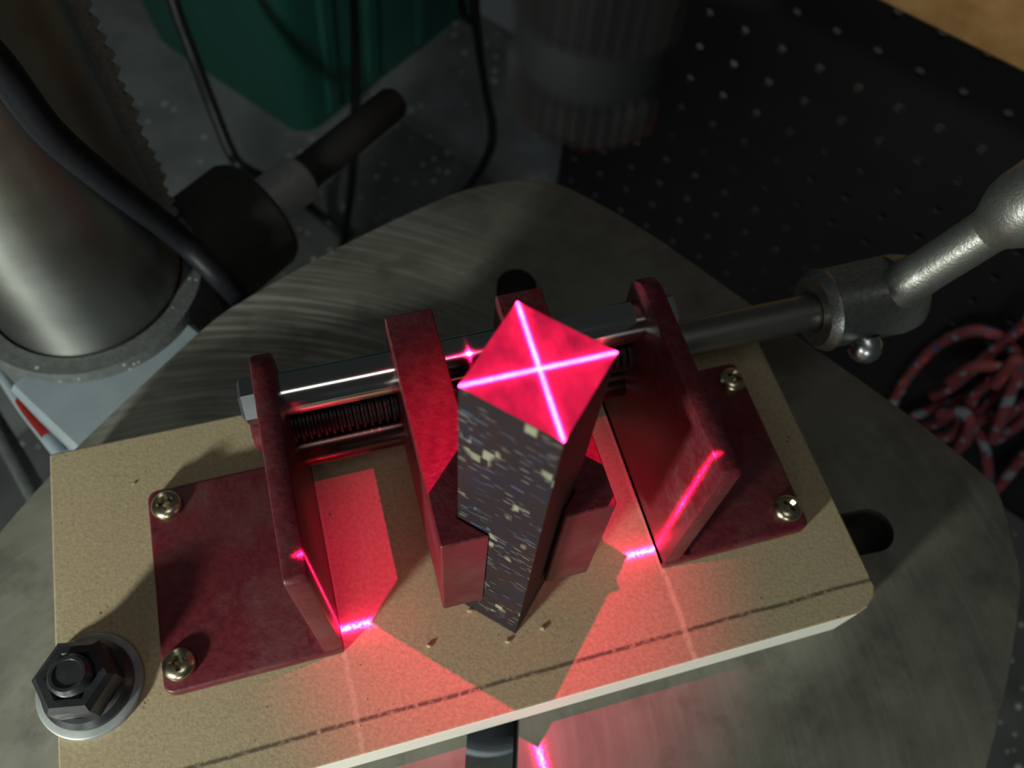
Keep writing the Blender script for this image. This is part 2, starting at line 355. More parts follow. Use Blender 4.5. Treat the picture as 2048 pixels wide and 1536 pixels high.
def tube(bm, pts, r, n=12, uv=False, k=8, smooth_path=True, caps=True):
    pts = catmull(pts, k) if smooth_path else [Vector(p) for p in pts]
    rr = r if callable(r) else (lambda t: r)
    up = None; rings = []; L = [0.0]
    for i, p in enumerate(pts):
        d = (pts[min(i + 1, len(pts) - 1)] - pts[max(i - 1, 0)]).normalized()
        if up is None: up = frame_of(d)[0]
        up = (up - d * up.dot(d)).normalized(); v = d.cross(up); rad = rr(i / (len(pts) - 1))
        rings.append([bm.verts.new(p + (up * math.cos(2 * math.pi * j / n) + v * math.sin(2 * math.pi * j / n)) * rad) for j in range(n)])
        if i: L.append(L[-1] + (p - pts[i - 1]).length)
    lay = bm.loops.layers.uv.verify() if uv else None
    for i, (A, B) in enumerate(zip(rings, rings[1:])):
        for j in range(n):
            q = (j + 1) % n; f = bm.faces.new((A[j], A[q], B[q], B[j]))
            if uv:
                for l, (a, b) in zip(f.loops, ((j / n, L[i]), ((j + 1) / n, L[i]), ((j + 1) / n, L[i + 1]), (j / n, L[i + 1]))): l[lay].uv = (a, b)
    if caps: bm.faces.new(rings[0]); bm.faces.new(rings[-1])
def rrect(x0, x1, y0, y1, r, seg=5, rs=None):
    rs = rs or (r, r, r, r); out = []
    for (cx, cy, sx, sy, a0), q in zip(((x1, y1, -1, -1, 0), (x0, y1, 1, -1, 90), (x0, y0, 1, 1, 180), (x1, y0, -1, 1, 270)), rs):
        for i in range(seg + 1):
            a = math.radians(a0 + 90 * i / seg)
            p = (cx + sx * q + q * math.cos(a), cy + sy * q + q * math.sin(a))
            if not out or (Vector(out[-1]) - Vector(p)).length > 1e-4: out.append(p)
    if (Vector(out[0]) - Vector(out[-1])).length < 1e-4: out.pop()
    return out
def boolean(o, cutters, op='DIFFERENCE'):
    for c in cutters:
        md = o.modifiers.new('b', 'BOOLEAN'); md.operation = op; md.object = c; md.solver = 'EXACT'
    dg = bpy.context.evaluated_depsgraph_get()
    me = bpy.data.meshes.new_from_object(o.evaluated_get(dg)); old = o.data
    o.modifiers.clear(); o.data = me; me.name = old.name
    for c in cutters: bpy.data.objects.remove(c, do_unlink=True)
def copy_tree(o, parent=None):
    c = o.copy(); COL.objects.link(c)
    if parent is not None: c.parent = parent
    for ch in list(o.children): copy_tree(ch, c)
    return c

# ================================================================== SETTING
FZ = -370.0      # bench surface under the machine
TZ = -19.0       # drill press table surface (board is 19 mm thick)
bm = bmesh.new()
c = [fs(-1100, -500, 0), fs(500, -500, 0), fs(500, 560, 0), fs(-1100, 560, 0)]
prism(bm, [(p.x, p.y) for p in c], FZ - 30, FZ)
put('floor', bm, M['floor'], label='grey speckled surface below the drill press', kind='structure')
bm = bmesh.new()
bf = onz(805, 239, FZ + 9).dot(PF)
c = [fs(bf, -420, 0), fs(420, -420, 0), fs(420, 383, 0), fs(bf, 383, 0)]
prism(bm, [(p.x, p.y) for p in c], FZ, FZ + 9); bevel(bm, 2)
put('bench_mat', bm, M['bench'], label='dark speckled sheet lying under the drill press column', cat='mat')
# wall behind the pegboard
bm = bmesh.new()
def wp(i, j, off): return W0 + WU * (25.4 * i) + Vector((0, 0, -25.4 * j)) + WN * off
for off in (-18, -40):
    pass
A = [wp(-5.6, 12.5, -150), wp(24, 12.5, -150), wp(24, -4, -150), wp(-5.6, -4, -150)]; B = [p - WN * 20 for p in A]
va = [bm.verts.new(p) for p in A]; vb = [bm.verts.new(p) for p in B]
bm.faces.new(va); bm.faces.new(vb[::-1])
for i in range(4): bm.faces.new((va[i], va[(i + 1) % 4], vb[(i + 1) % 4], vb[i]))
put('wall_right', bm, M['wall'], kind='structure', label='dark wall some way behind the pegboard')

# pegboard: a real perforated board, one inch grid
def make_pegboard():
    bm = bmesh.new(); NS = 12; r = 3.0; T = 3.0
    i0, i1, j0, j1 = -5, 17, -3, 11
    cache = {}
    def V(p):
        k = (round(p.x, 3), round(p.y, 3), round(p.z, 3))
        if k not in cache: cache[k] = bm.verts.new(p)
        return cache[k]
    sq = []
    for k in range(NS):
        a = 2 * math.pi * k / NS; cx, cy = math.cos(a), math.sin(a); s = 0.5 / max(abs(cx), abs(cy)); sq.append((cx * s, cy * s))
    def corner(k):   # insert cell corners where the ring passes one
        return None
    for i in range(i0, i1 + 1):
        for j in range(j0, j1 + 1):
            for off in (0.0, -T):
                outer = []; inner = []
                for k in range(NS):
                    a = 2 * math.pi * (k + 0.5) / NS
                    # square ring points: 3 per side incl. corners
                    side, q = divmod(k, 3)
                    c0 = [(0.5, -0.5), (0.5, 0.5), (-0.5, 0.5), (-0.5, -0.5)]
                    p0, p1 = c0[side], c0[(side + 1) % 4]; t = q / 3
                    ox, oy = p0[0] + (p1[0] - p0[0]) * t, p0[1] + (p1[1] - p0[1]) * t
                    ang = math.atan2(oy, ox)
                    outer.append(V(wp(i + ox, j - oy, off)))
                    inner.append(V(wp(i + math.cos(ang) * r / 25.4, j - math.sin(ang) * r / 25.4, off)))
                for k in range(NS):
                    n = (k + 1) % NS
                    bm.faces.new((outer[k], outer[n], inner[n], inner[k]) if off == 0 else (outer[n], outer[k], inner[k], inner[n]))
                if off == 0: front = inner
                else:
                    for k in range(NS):
                        n = (k + 1) % NS
                        f = bm.faces.new((front[k], front[n], inner[n], inner[k])); f.material_index = 1
    # rim of the board
    es = [e for e in bm.edges if len(e.link_faces) == 1]
    fr = [e for e in es if abs((e.verts[0].co - W0).dot(WN)) < 0.5]
    for e in fr:
        a, b = e.verts
        try: bm.faces.new((a, b, V(b.co - WN * T), V(a.co - WN * T)))
        except ValueError: pass
    return bm
pb = put('pegboard', make_pegboard(), [M['peg'], M['peghole']], label='black perforated pegboard standing behind the crank handle', cat='pegboard')

# black strip added to stop light leaking under the pegboard
bm = bmesh.new()
r0 = [W0 + WU * (25.4 * -5.5) + WN * o_ for o_ in (1.5, -5)]; r1 = [W0 + WU * (25.4 * 17.5) + WN * o_ for o_ in (1.5, -5)]
prism(bm, [(p.x, p.y) for p in (r0[0], r1[0], r1[1], r0[1])], FZ, -352); put('leak_stop_1', bm, M['peg'], kind='structure', label='added black strip blocking light at the foot of the pegboard')
# wooden rail above it
bm = bmesh.new()
A = [wp(-6.5, 0, 0), wp(20, 0, 0)]
def wq(i, z, off):
    p = W0 + WU * (25.4 * i) + WN * off; p.z = z + (p.z - W0.z) * 0.0; return p
ring = []
for i in (7.0 - 12, 20):
    ring.append([wq(i, -34, 1), wq(i, -34, 20), wq(i, 30, 20), wq(i, 30, 1)])
va = [bm.verts.new(p) for p in ring[0]]; vb = [bm.verts.new(p) for p in ring[1]]
bm.faces.new(va); bm.faces.new(vb[::-1])
for i in range(4): bm.faces.new((va[i], va[(i + 1) % 4], vb[(i + 1) % 4], vb[i]))
bevel(bm, 2, 3)
put('wooden_rail', bm, M['wood'], label='orange-brown wooden rail fixed across the top of the black pegboard', cat='rail', smooth=40)

# ================================================================== DRILL PRESS
stand = empty('drill_press_column', fs(-200, 1, FZ + 9), 'bare steel drill press column with a dusty toothed rack', 'column')
press = empty('drill_press_table', (0, 0, TZ - 28), 'slotted cast iron drill press table on a painted arm and collar', 'table')
trace = [(2040, 1120), (2000, 985), (1960, 940), (1780, 800), (1500, 605), (1300, 465), (1150, 380), (1095, 362), (1050, 357), (1000, 362), (900, 388), (700, 480), (500, 590), (400, 660), (180, 865), (91, 957), (57, 1000), (0, 1060)]
tp = [onz(u, v, TZ) for u, v in trace]
tp = [Vector((2046, 1200, 0)) * 0 + onz(2043, 1200, TZ)] + tp
out = [(p.x, p.y) for p in tp]
half = [Vector((p[0], p[1], 0)) for p in out]
full = half + [-p for p in half]
# keep the outline star-shaped and smooth
full.sort(key=lambda p: math.atan2(p.y, p.x))
keep = []
for p in full:
    if not keep or (p - keep[-1]).length > 9: keep.append(p)
if (keep[0] - keep[-1]).length < 9: keep.pop()
loop = keep[-2:] + keep + keep[:3]
sm = catmull(loop, 6)[12:12 + 6 * len(keep)]
bm = bmesh.new(); prism(bm, [(p.x, p.y) for p in sm], TZ - 28, TZ); bevel(bm, 1.2, 2, 50)
table = put('table_top', bm, M['iron'], press, origin=(0, 0, TZ), smooth=35, label='cast iron table with ground top and four slots')
def slot(p0, p1, w):
    p0, p1 = Vector(p0), Vector(p1); d = (p1 - p0).normalized(); n = Vector((-d.y, d.x)); pts = []
    for c_, s in ((p1, 1), (p0, -1)):
        for i in range(13):
            a = math.radians(-90 + 15 * i); q = c_ + (d * math.cos(a) + n * math.sin(a)) * (w * s); pts.append((q.x, q.y))
    b = bmesh.new(); prism(b, pts, TZ - 60, TZ + 20)
    return put('cutter', b, M['iron'], origin=(0, 0, TZ))
e = onz(1035, 538, TZ); eb = Vector((e.x, e.y)); db = eb.normalized()
e = onz(1784, 1052, TZ); er = Vector((e.x, e.y)); dr = er.normalized()
SW = 7.4
cut = [slot(db * 38, db * (eb.length - SW), SW), slot(dr * 40, dr * (er.length - SW), SW), slot(-db * 30, -db * 96, SW), slot((-45, 1), (-119, 2.5), SW)]
b = bmesh.new(); lathe(b, (0, 0, TZ - 60), (0, 0, 1), [(0, 13), (80, 13)], 32); cut.append(put('cutter', b, M['iron'], origin=(0, 0, TZ)))
boolean(table, cut)
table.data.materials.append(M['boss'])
for f in table.data.polygons:      # slot walls get a darker material, shade put into the colour
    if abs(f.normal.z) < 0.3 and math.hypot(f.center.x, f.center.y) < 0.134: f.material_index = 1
# hub under the table, column collar, arm
bm = bmesh.new(); lathe(bm, (0, 0, -150), (0, 0, 1), [(0, 30), (80, 34), (88, 33), (88, 27), (10, 26), (10, 0.0)], 48)
put('table_hub', bm, M['paint'], press, smooth=40)
CX, CY, CZ = -118.0, 161.5, -28.0
bm = bmesh.new(); lathe(bm, (CX, CY, FZ + 9), (0, 0, 1), [(0, 34.6), (900, 34.6)], 96)
column = put('column', bm, M['column'], stand, smooth=40, label='bare steel column with long highlights')
bm = bmesh.new(); lathe(bm, (CX, CY, FZ + 9), (0, 0, 1), [(0, 70), (14, 70), (20, 60), (40, 46), (70, 42), (70, 35)], 64)
put('column_foot', bm, M['casting'], stand, smooth=40)
bm = bmesh.new(); lathe(bm, (CX, CY, -135), (0, 0, 1), [(0, 36), (0, 42), (104, 43.5), (107, 42.6), (107, 35.6), (0, 35.6)], 96, closed=False)
put('collar', bm, M['casting'], press, smooth=40, label='rough grey cast collar clamped round the column')
# arm: painted tapered casting from collar to the hub, tucked under the table
bm = bmesh.new()
rings = []
for f_, hw, zt, zb in ((-185, 46, -32, -125), (-150, 47, -33, -112), (-112, 46, -48, -100), (-50, 30, -56, -96), (0, 27, -62, -96)):
    rings.append([bm.verts.new(fs(f_, s, z)) for s, z in ((-hw, zb), (hw * 0.3, zb), (hw * 0.3, zt - 2), (hw * 0.3 - 2, zt), (-hw + 2, zt), (-hw, zt - 2))])
bm.faces.new(rings[0]); bm.faces.new(rings[-1][::-1])
for A, B in zip(rings, rings[1:]):
    for i in range(6): bm.faces.new((A[i], A[(i + 1) % 6], B[(i + 1) % 6], B[i]))
put('table_arm', bm, M['paint'], press, smooth=40, label='smooth blue-grey painted arm carrying the table')
# rack beside the column, its teeth caked with dust
bm = bmesh.new()
zt0 = -24.0
pts = []
rx = 33.5
n_t = 60; pitch = 6.2
z = zt0
poly = [(rx, zt0)]
poly2 = []
for k in range(n_t):
    dep = 9.4 + random.uniform(-0.9, 0.9)
    poly2 += [(rx + dep - 2.6, z), (rx + dep, z + pitch * 0.3 + random.uniform(-.6, .6)), (rx + dep - 0.5, z + pitch * 0.55), (rx + dep - 2.8, z + pitch * 0.8)]
    z += pitch
for k in range(0, len(poly2) - 1):
    (r0, z0_), (r1, z1_) = poly2[k], poly2[k + 1]
    vs = []
    for (r_, z_) in ((rx, z0_), (r0, z0_), (r1, z1_), (rx, z1_)):
        for w_ in (-5, 5): vs.append(Vector((CX, CY, 0)) + PS * r_ * 0.98 + (-PF) * (w_ - 2) + Vector((0, 0, z_)))
    q = [bm.verts.new(p) for p in vs]
    bm.faces.new((q[0], q[2], q[4], q[6])); bm.faces.new((q[1], q[7], q[5], q[3])); bm.faces.new((q[2], q[3], q[5], q[4]))
bmesh.ops.remove_doubles(bm, verts=bm.verts[:], dist=0.01)
put('rack', bm, M['rack'], column, label='toothed rack caked with pale dust')
# elevating gear housing and its shaft, pointing at the pegboard
ax = onz(545, 400, -60)
def sx(t, prof, n=40): pass
bm = bmesh.new(); lathe(bm, ax - PS * 62, PS, [(0, 22), (2, 26), (50, 26), (53, 24.5), (53, 0)], 64)
hs = put('gear_housing', bm, M['boss'], press, smooth=40, label='dark round gear housing on the collar')
bm = bmesh.new(); lathe(bm, ax - PS * 10, PS, [(0, 11.4), (27, 11.4), (28.5, 10), (28.5, 8)], 48)
put('shaft_ring', bm, M['ring'], press, smooth=40, label='pale metal ring on the crank shaft')
bm = bmesh.new(); lathe(bm, ax + PS * 14, PS, [(0, 8.3), (66, 8.3), (69, 6.8), (69, 0)], 40)
put('crank_shaft', bm, M['shaft'], press, smooth=40, label='dark round crank shaft with a rounded end')
# grey lever under the table edge at the left
bm = bmesh.new(); tube(bm, [onz(-60, 765, -150), onz(0, 862, -140), onz(40, 930, -128), onz(85, 1010, -112), onz(140, 1090, -100)], 4.6, 16)
put('clamp_lever', bm, M['casting'], press, smooth=60, label='slim grey clamp lever below the table edge')
bm = bmesh.new(); tube(bm, [onz(-30, 700, -70), onz(10, 755, -66), onz(50, 815, -64), onz(100, 880, -62), onz(125, 912, -62)], 2.8, 12)
rib = put('arm_rib', bm, M['paint'], press, smooth=60)
bm = bmesh.new(); tube(bm, [onz(44, 800, -62.5), onz(62, 826, -61.5), onz(96, 868, -60)], 2.6, 12)  # short red piece laid along the rib
put('red_mark', bm, M['redmark'], rib, smooth=60, label='red stretch along the rib')

# ================================================================== BOARD
bx0, bx1, by0, by1 = -122.06, 106.94, -33.4, 73.96
bm = bmesh.new()
outl = [(bx0, by0), (bx1 - 9, by0), (bx1 - 5, by0 + 1.2), (bx1 - 1.2, by0 + 4), (bx1, by0 + 6), (bx1, by1), (bx0, by1)]
prism(bm, outl, TZ, 0); bevel(bm, 0.5, 2)
for f in bm.faces: f.material_index = 0 if f.normal.z > 0.8 else 1
board = put('mdf_board', bm, [M['mdf'], M['mdf_edge']], origin=(0, 0, TZ), label='tan fibreboard with a pencil line, bolted flat on the drill press table', cat='board')
b = bmesh.new(); lathe(b, (-113, 2, -40), (0, 0, 1), [(0, 6), (60, 6)], 24); boolean(board, [put('cutter', b, M['mdf_edge'], origin=(0, 0, 0))])

# hold-down bolt
bolt = empty('hold_down_bolt', (-113, 2, 0), 'black flange nut and threaded stud on a grey washer at the board corner', 'bolt')
bm = bmesh.new(); lathe(bm, (-113, 2, 0), (0, 0, 1), [(0, 13.6), (1.9, 13.6), (2.2, 13.2), (2.2, 5.2)], 56)
put('washer', bm, M['washer'], bolt, smooth=40)
bm = bmesh.new(); lathe(bm, (-113, 2, 2.2), (0, 0, 1), [(0, 5.2), (0, 11.6), (1.6, 11.6), (3.2, 10.2), (3.6, 9.0)], 48, closed=False)
lathe(bm, (-113, 2, 4.4), (0, 0, 1), [(0, 10.2), (8.6, 10.2), (10.2, 8.6), (10.2, 6.6), (9.0, 5.3), (0, 5.3)], 6, closed=False, a0=0.35)
put('flange_nut', bm, M['black_nut'], bolt, smooth=30)
bm = bmesh.new(); prof = [(0, 5.0)]
for k in range(48): prof += [(k * 1.25 + 0.3, 5.3), (k * 1.25 + 0.9, 4.7)]
prof += [(60.6, 5.2), (61.5, 4.4), (61.5, 3.6), (61.1, 3.4), (61.1, 0)]
lathe(bm, (-113, 2, -44), (0, 0, 1), prof, 28)
put('stud', bm, M['black_nut'], bolt, smooth=30)

# ================================================================== VISE
H, YB, YF = 68.0, 54.4, -6.0
RY, RZ1, RZ2, RZ3 = 45.4, 56.6, 41.0, 25.6
vise = empty('pen_vise', (0, 24, 0), 'maroon drilling vise with two angle brackets, chrome guide rods and sliding jaws', 'vise')
def make_bracket(s):
    xi, xo = 46.8 * s, 52.0 * s
    bm = bmesh.new()
    pr_ = rrect(YF, YB, 0.2, H, 3, 6, rs=(8, 2.0, 0.5, 0.5))
    prism(bm, pr_, min(xi, xo), max(xi, xo), 'x'); bevel(bm, 0.7, 2, 50)
    b = put('bracket', bm, M['red'], vise, smooth=40, label='upright maroon end plate')
    bm = bmesh.new(); x0, x1 = sorted((xi, 94.0 * s))
    rs = (0.4, 3, 3, 0.4) if s < 0 else (3, 0.4, 0.4, 3)
    prism(bm, rrect(x0, x1, YF - 0.4, 52.6, 3, 5, rs=rs), 0, 4.4); bevel(bm, 0.9, 3, 50)
    put('base_flange', bm, M['red'], b, smooth=40)
    bm = bmesh.new(); pts = [(xo - 0.5 * s, 4.0), (xo - 0.5 * s, 8.2)]
    for i in range(5):
        a = math.radians(180 + 90 * i / 4) if s > 0 else math.radians(-90 * i / 4)
        pts.append((xo + 3.6 * s + 3.6 * math.cos(a), 8.0 + 3.6 * math.sin(a)))
    pts.append((xo + 3.6 * s, 4.0))
    prism(bm, pts, YF + 0.6, YB - 3, 'y'); put('weld_fillet', bm, M['red'], b, smooth=50)
    return b
for s in (-1, 1): make_bracket(s)
def rod(name, z, r, x0, x1, m, parent=vise, label=None, n=48):
    bm = bmesh.new(); lathe(bm, (x0, RY, z), (1, 0, 0), [(0, r), (x1 - x0, r)], n)
    return put(name, bm, m, parent, smooth=40, label=label)
rod('guide_rod', RZ1, 5.5, -48, 48, M['chrome'], label='polished upper guide rod')
rod('guide_rod', RZ3, 5.5, -48, 48, M['dark_rod'], label='dark reddish lower guide rod')
screw = rod('lead_screw', RZ2, 5.35, 47, 112, M['steel'], label='plain round shank of the lead screw')
bm = bmesh.new(); prof = []; x = -46.8; k = 0
while x < 48: prof += [(x + 46.8, 5.3), (x + 47.4, 5.3), (x + 47.7, 4.3), (x + 48.3, 4.3)]; x += 2.0
lathe(bm, (-46.8, RY, RZ2), (1, 0, 0), prof, 28); put('thread', bm, M['thread'], screw, smooth=30)
for z in (RZ1, RZ3):
    for s in (-1, 1):
        bm = bmesh.new(); lathe(bm, (51.6 * s, RY, z), (s, 0, 0), [(0, 6.1), (4.2, 6.1), (5.0, 5.0), (5.0, 0)], 6, a0=0.25)
        put('rod_bolt', bm, M['zinc'], vise, label='zinc hex head holding a guide rod')
bm = bmesh.new(); lathe(bm, (-51.6, RY, RZ2), (-1, 0, 0), [(0, 5.6), (4.5, 5.6), (5.2, 4.6), (5.2, 0)], 32); put('screw_end', bm, M['red'], screw, smooth=40)
def make_jaw(s):
    bm = bmesh.new()
    if s < 0: pts = [(-18.7, YF), (-7.75, YF), (-13.65, -0.1), (-6.8, 6.75), (-6.8, YB), (-18.7, YB)]
    else: pts = [(21.45, YF), (21.45, YB), (9.5, YB), (9.5, 4.05), (13.65, -0.1), (9.5, -4.25), (9.5, YF)]
    prism(bm, pts, 17.2, H); bevel(bm, 0.35, 1, 40)
    return put('jaw', bm, M['red'], vise, label='maroon sliding jaw with a V notch')
for s in (-1, 1): make_jaw(s)
# pan-head screws through the flanges
def make_screw():
    bm = bmesh.new(); prof = [(0, 0.0), (0, 4.3), (0.7, 4.45)]
    for i in range(1, 8):
        a = math.radians(90 * i / 7); prof.append((0.7 + 2.3 * math.sin(a), 4.45 * math.cos(a) ** 0.75 if i < 7 else 0))
    lathe(bm, (0, 0, 0), (0, 0, 1), prof, 40, closed=False)
    o = put('flange_screw', bm, M['brass'], None, origin=(0, 0, 0), smooth=35)
    cs = []
    for a in (0, math.pi / 2):
        b = bmesh.new(); c_, s_ = math.cos(a), math.sin(a)
        lo = [b.verts.new((x * c_ - y * s_, x * s_ + y * c_, 0.9)) for x, y in ((-1.0, -.42), (1.0, -.42), (1.0, .42), (-1.0, .42))]
        hi = [b.verts.new((x * c_ - y * s_, x * s_ + y * c_, 3.4)) for x, y in ((-2.7, -.72), (2.7, -.72), (2.7, .72), (-2.7, .72))]
        b.faces.new(lo[::-1]); b.faces.new(hi)
        for i in range(4): b.faces.new((lo[i], lo[(i + 1) % 4], hi[(i + 1) % 4], hi[i]))
        cs.append(put('cutter', b, M['brass'], origin=(0, 0, 0)))
    boolean(o, cs)
    return o
s0 = make_screw()
spots = [(-88.6, 46.6, 0.3), (-89.2, 0.6, 0.05), (89.9, 46.0, 0.9), (89.0, 0.5, 0.5)]
for k, (x, y, a) in enumerate(spots):
    o = s0 if k == 0 else s0.copy()
    if k: COL.objects.link(o)
    o.parent = vise; o.location = (Vector((x, y, 4.3)) - Vector(vise['o'])) * MM; o.rotation_euler = (0, 0, a)
    o['label'] = 'yellowish cross-head screw through the base flange'
# crank handle on the lead screw
HX0, HX1 = 104.0, 137.0
bm = bmesh.new(); lathe(bm, (HX0, RY, RZ2), (1, 0, 0), [(0.6, 5.9), (0.0, 6.3), (0.0, 10.2), (1.6, 11.8), (2.6, 12.3), (3.8, 11.7), (27, 12.0), (31, 11.2), (33, 9.0), (33, 0)], 64)
# flat on the upper rear of the hub
hub = put('crank', bm, M['cast'], vise, smooth=40, label='cast silver crank hub on the screw shank')
b = bmesh.new(); nn = Vector((0, 0.35, 0.937)); tt = Vector((0, 0.937, -0.35)); hc = Vector((0, RY, RZ2))
q = [[b.verts.new(hc + Vector((x_, 0, 0)) + tt * w_ + nn * h_) for x_, w_ in ((HX0 + 4.5, -7), (HX1 - 9, -7), (HX1 - 9, 7), (HX0 + 4.5, 7))] for h_ in (10.6, 20)]
b.faces.new(q[0][::-1]); b.faces.new(q[1])
for i in range(4): b.faces.new((q[0][i], q[0][(i + 1) % 4], q[1][(i + 1) % 4], q[1][i]))
boolean(hub, [put('cutter', b, M['cast'], origin=(0, 0, 0))])
bm = bmesh.new()
p0 = Vector((126, RY - 2, RZ2 + 4)); p1 = onx(2052, 414, 142)
d = (p1 - p0)
def arm_r(t): return 7.2 - 1.0 * min(1, t * 3.0)

tube(bm, [p0 + d * t for t in (0, .2, .4, .6, .8, 1.0)], arm_r, 24)
put('crank_arm', bm, M['cast'], hub, smooth=60)
bm = bmesh.new(); lathe(bm, p1 - d.normalized() * 9, d, [(-4, 5.6), (0, 6.6), (3, 8.3), (6, 9.6), (10, 10.2), (30, 10.2), (33, 8.5), (33, 0)], 40)
put('crank_end', bm, M['cast'], hub, smooth=40)
bm = bmesh.new(); sc = onz(1726, 722, 38.5)
lathe(bm, Vector((117, RY - 10.2, RZ2 - 4)), Vector((0.1, -1, -0.25)), [(0, 3.4), (1.5, 3.4), (1.5, 5.0), (3.8, 4.9), (6.0, 3.6), (7.2, 1.6), (7.5, 0)], 28)
put('set_screw', bm, M['zinc'], hub, smooth=50, label='domed set screw in the hub')

# ================================================================== BLANK
BH = 126.9; D = 13.47
bm = bmesh.new(); lay = bm.loops.layers.uv.verify(); fk = bm.faces.layers.float.new('facekey')
cs = [(-D, 0), (0, -D), (D, 0), (0, D)]
lo = [bm.verts.new((x, y, 0.05)) for x, y in cs]; hi = [bm.verts.new((x, y, BH)) for x, y in cs]
f = bm.faces.new(hi); f.material_index = 1; f = bm.faces.new(lo[::-1]); f.material_index = 1
for i in range(4):
    j = (i + 1) % 4; f = bm.faces.new((lo[i], lo[j], hi[j], hi[i])); f[fk] = 1.0 if i == 0 else (0.6 if i == 2 else 0.0)
    for l, uv in zip(f.loops, ((0, 0), (1, 0), (1, 6.67), (0, 6.67))): l[lay].uv = (uv[0] + i * 3, uv[1])
put('pen_blank', bm, [M['blank'], M['blank_top']], origin=(0, 0, 0), label='square dark blank with pale flecks, upright in the V jaws under the laser cross', cat='blank')

# ================================================================== LASER
laser = empty('laser_pointer', (0, 0, 184.3), 'black ribbed laser head hanging point-down above the blank', 'laser')
def ribbed(z0, z1, r, n=38, depth=0.07):
    bm = bmesh.new(); NN = n * 4
    lathe(bm, (0, 0, z0), (0, 0, 1), [(0, r * 0.95), (0.5, r), (z1 - z0 - 0.5, r), (z1 - z0, r * 0.95)], NN, closed=False, rfun=lambda i: 1.0 if i % 4 < 2 else 1 - depth)
    return bm
bm = ribbed(184.3, 189.6, 8.3)
lathe(bm, (0, 0, 184.3), (0, 0, 1), [(0, 7.9), (0, 6.6), (5.3, 6.6)], 64, closed=False)
put('nose_ring', bm, M['laserbody'], laser, smooth=25)
bm = bmesh.new(); lathe(bm, (0, 0, 189.4), (0, 0, 1), [(0, 6.6), (0, 7.6), (0.6, 7.9), (5.8, 7.9), (6.4, 7.6)], 64, closed=False)
put('waist', bm, M['lasernose'], laser, smooth=30)
bm = ribbed(195.4, 245, 8.5)
lathe(bm, (0, 0, 195.6), (0, 0, 1), [(0, 8.0), (1.5, 0)], 64, closed=False)
put('grip', bm, M['laserbody'], laser, smooth=25)
# the beam: a real spot lamp in the nose projecting a cross with a soft glow
SZ = 194.6
lo_ = lamp('laser_light', 'SPOT', (0, 0, SZ), 1.0, (1, 1, 1), shadow_soft_size=0.0002, spot_size=math.radians(100), spot_blend=0.6)
lo_.parent = laser; lo_.location = (0, 0, (SZ - 184.3) * MM)
L = lo_.data; L.use_nodes = True; t = L.node_tree; em = t.nodes['Emission']
g = nd(t, 'ShaderNodeTexCoord')
sp = nd(t, 'ShaderNodeSeparateXYZ'); t.links.new(g.outputs['Normal'], sp.inputs[0])
def mth(op, a, b=None):
    n = nd(t, 'ShaderNodeMath', operation=op)
    for i, x in enumerate((a, b)):
        if x is None: continue
        if isinstance(x, (int, float)): n.inputs[i].default_value = x
        else: t.links.new(x, n.inputs[i])
    return n.outputs[0]
tx = mth('DIVIDE', sp.outputs[0], sp.outputs[2]); ty = mth('DIVIDE', sp.outputs[1], sp.outputs[2])
x2 = mth('MULTIPLY', tx, tx); y2 = mth('MULTIPLY', ty, ty); r2 = mth('ADD', x2, y2)
def gauss(sock2, sig): return mth('POWER', math.e, mth('MULTIPLY', sock2, -0.5 / sig ** 2))
LINE, HALO, GLOW = 17000.0, 90.0, 105.0
lines = mth('ADD', mth('ADD', gauss(x2, 0.0021), gauss(y2, 0.0021)), mth('MULTIPLY', mth('ADD', gauss(x2, 0.0046), gauss(y2, 0.0046)), 0.16))
halo = mth('ADD', gauss(x2, 0.016), gauss(y2, 0.016))
spk = nd(t, 'ShaderNodeTexNoise'); spk.inputs['Scale'].default_value = 260; spk.inputs['Detail'].default_value = 1
cmb = nd(t, 'ShaderNodeCombineXYZ'); t.links.new(tx, cmb.inputs[0]); t.links.new(ty, cmb.inputs[1]); t.links.new(cmb.outputs[0], spk.inputs['Vector'])
smr = nd(t, 'ShaderNodeMapRange'); smr.inputs['From Min'].default_value = 0.3; smr.inputs['From Max'].default_value = 0.7; smr.inputs['To Min'].default_value = 0.1; smr.inputs['To Max'].default_value = 1.9
t.links.new(spk.outputs[0], smr.inputs[0])
cutm = nd(t, 'ShaderNodeMapRange', interpolation_type='SMOOTHSTEP'); cutm.inputs['From Min'].default_value = 0.30; cutm.inputs['From Max'].default_value = 0.395; cutm.inputs['To Min'].default_value = 1; cutm.inputs['To Max'].default_value = 0
t.links.new(mth('SQRT', r2), cutm.inputs[0])
cut2 = nd(t, 'ShaderNodeMapRange', interpolation_type='SMOOTHSTEP'); cut2.inputs['From Min'].default_value = 0.24; cut2.inputs['From Max'].default_value = 0.42; cut2.inputs['To Min'].default_value = 1; cut2.inputs['To Max'].default_value = 0
t.links.new(mth('SQRT', r2), cut2.inputs[0])
lines = mth('MULTIPLY', lines, cutm.outputs[0]); halo = mth('MULTIPLY', halo, cutm.outputs[0])
tot = mth('ADD', mth('ADD', mth('MULTIPLY', mth('MULTIPLY', lines, LINE), smr.outputs[0]), mth('MULTIPLY', halo, HALO)), mth('MULTIPLY', mth('MULTIPLY', gauss(r2, 0.23), cut2.outputs[0]), GLOW))
em.inputs['Color'].default_value = (1.0, 0.012, 0.125, 1)
t.links.new(mth('MULTIPLY', tot, 1.0), em.inputs['Strength'])
L.energy = 0.02

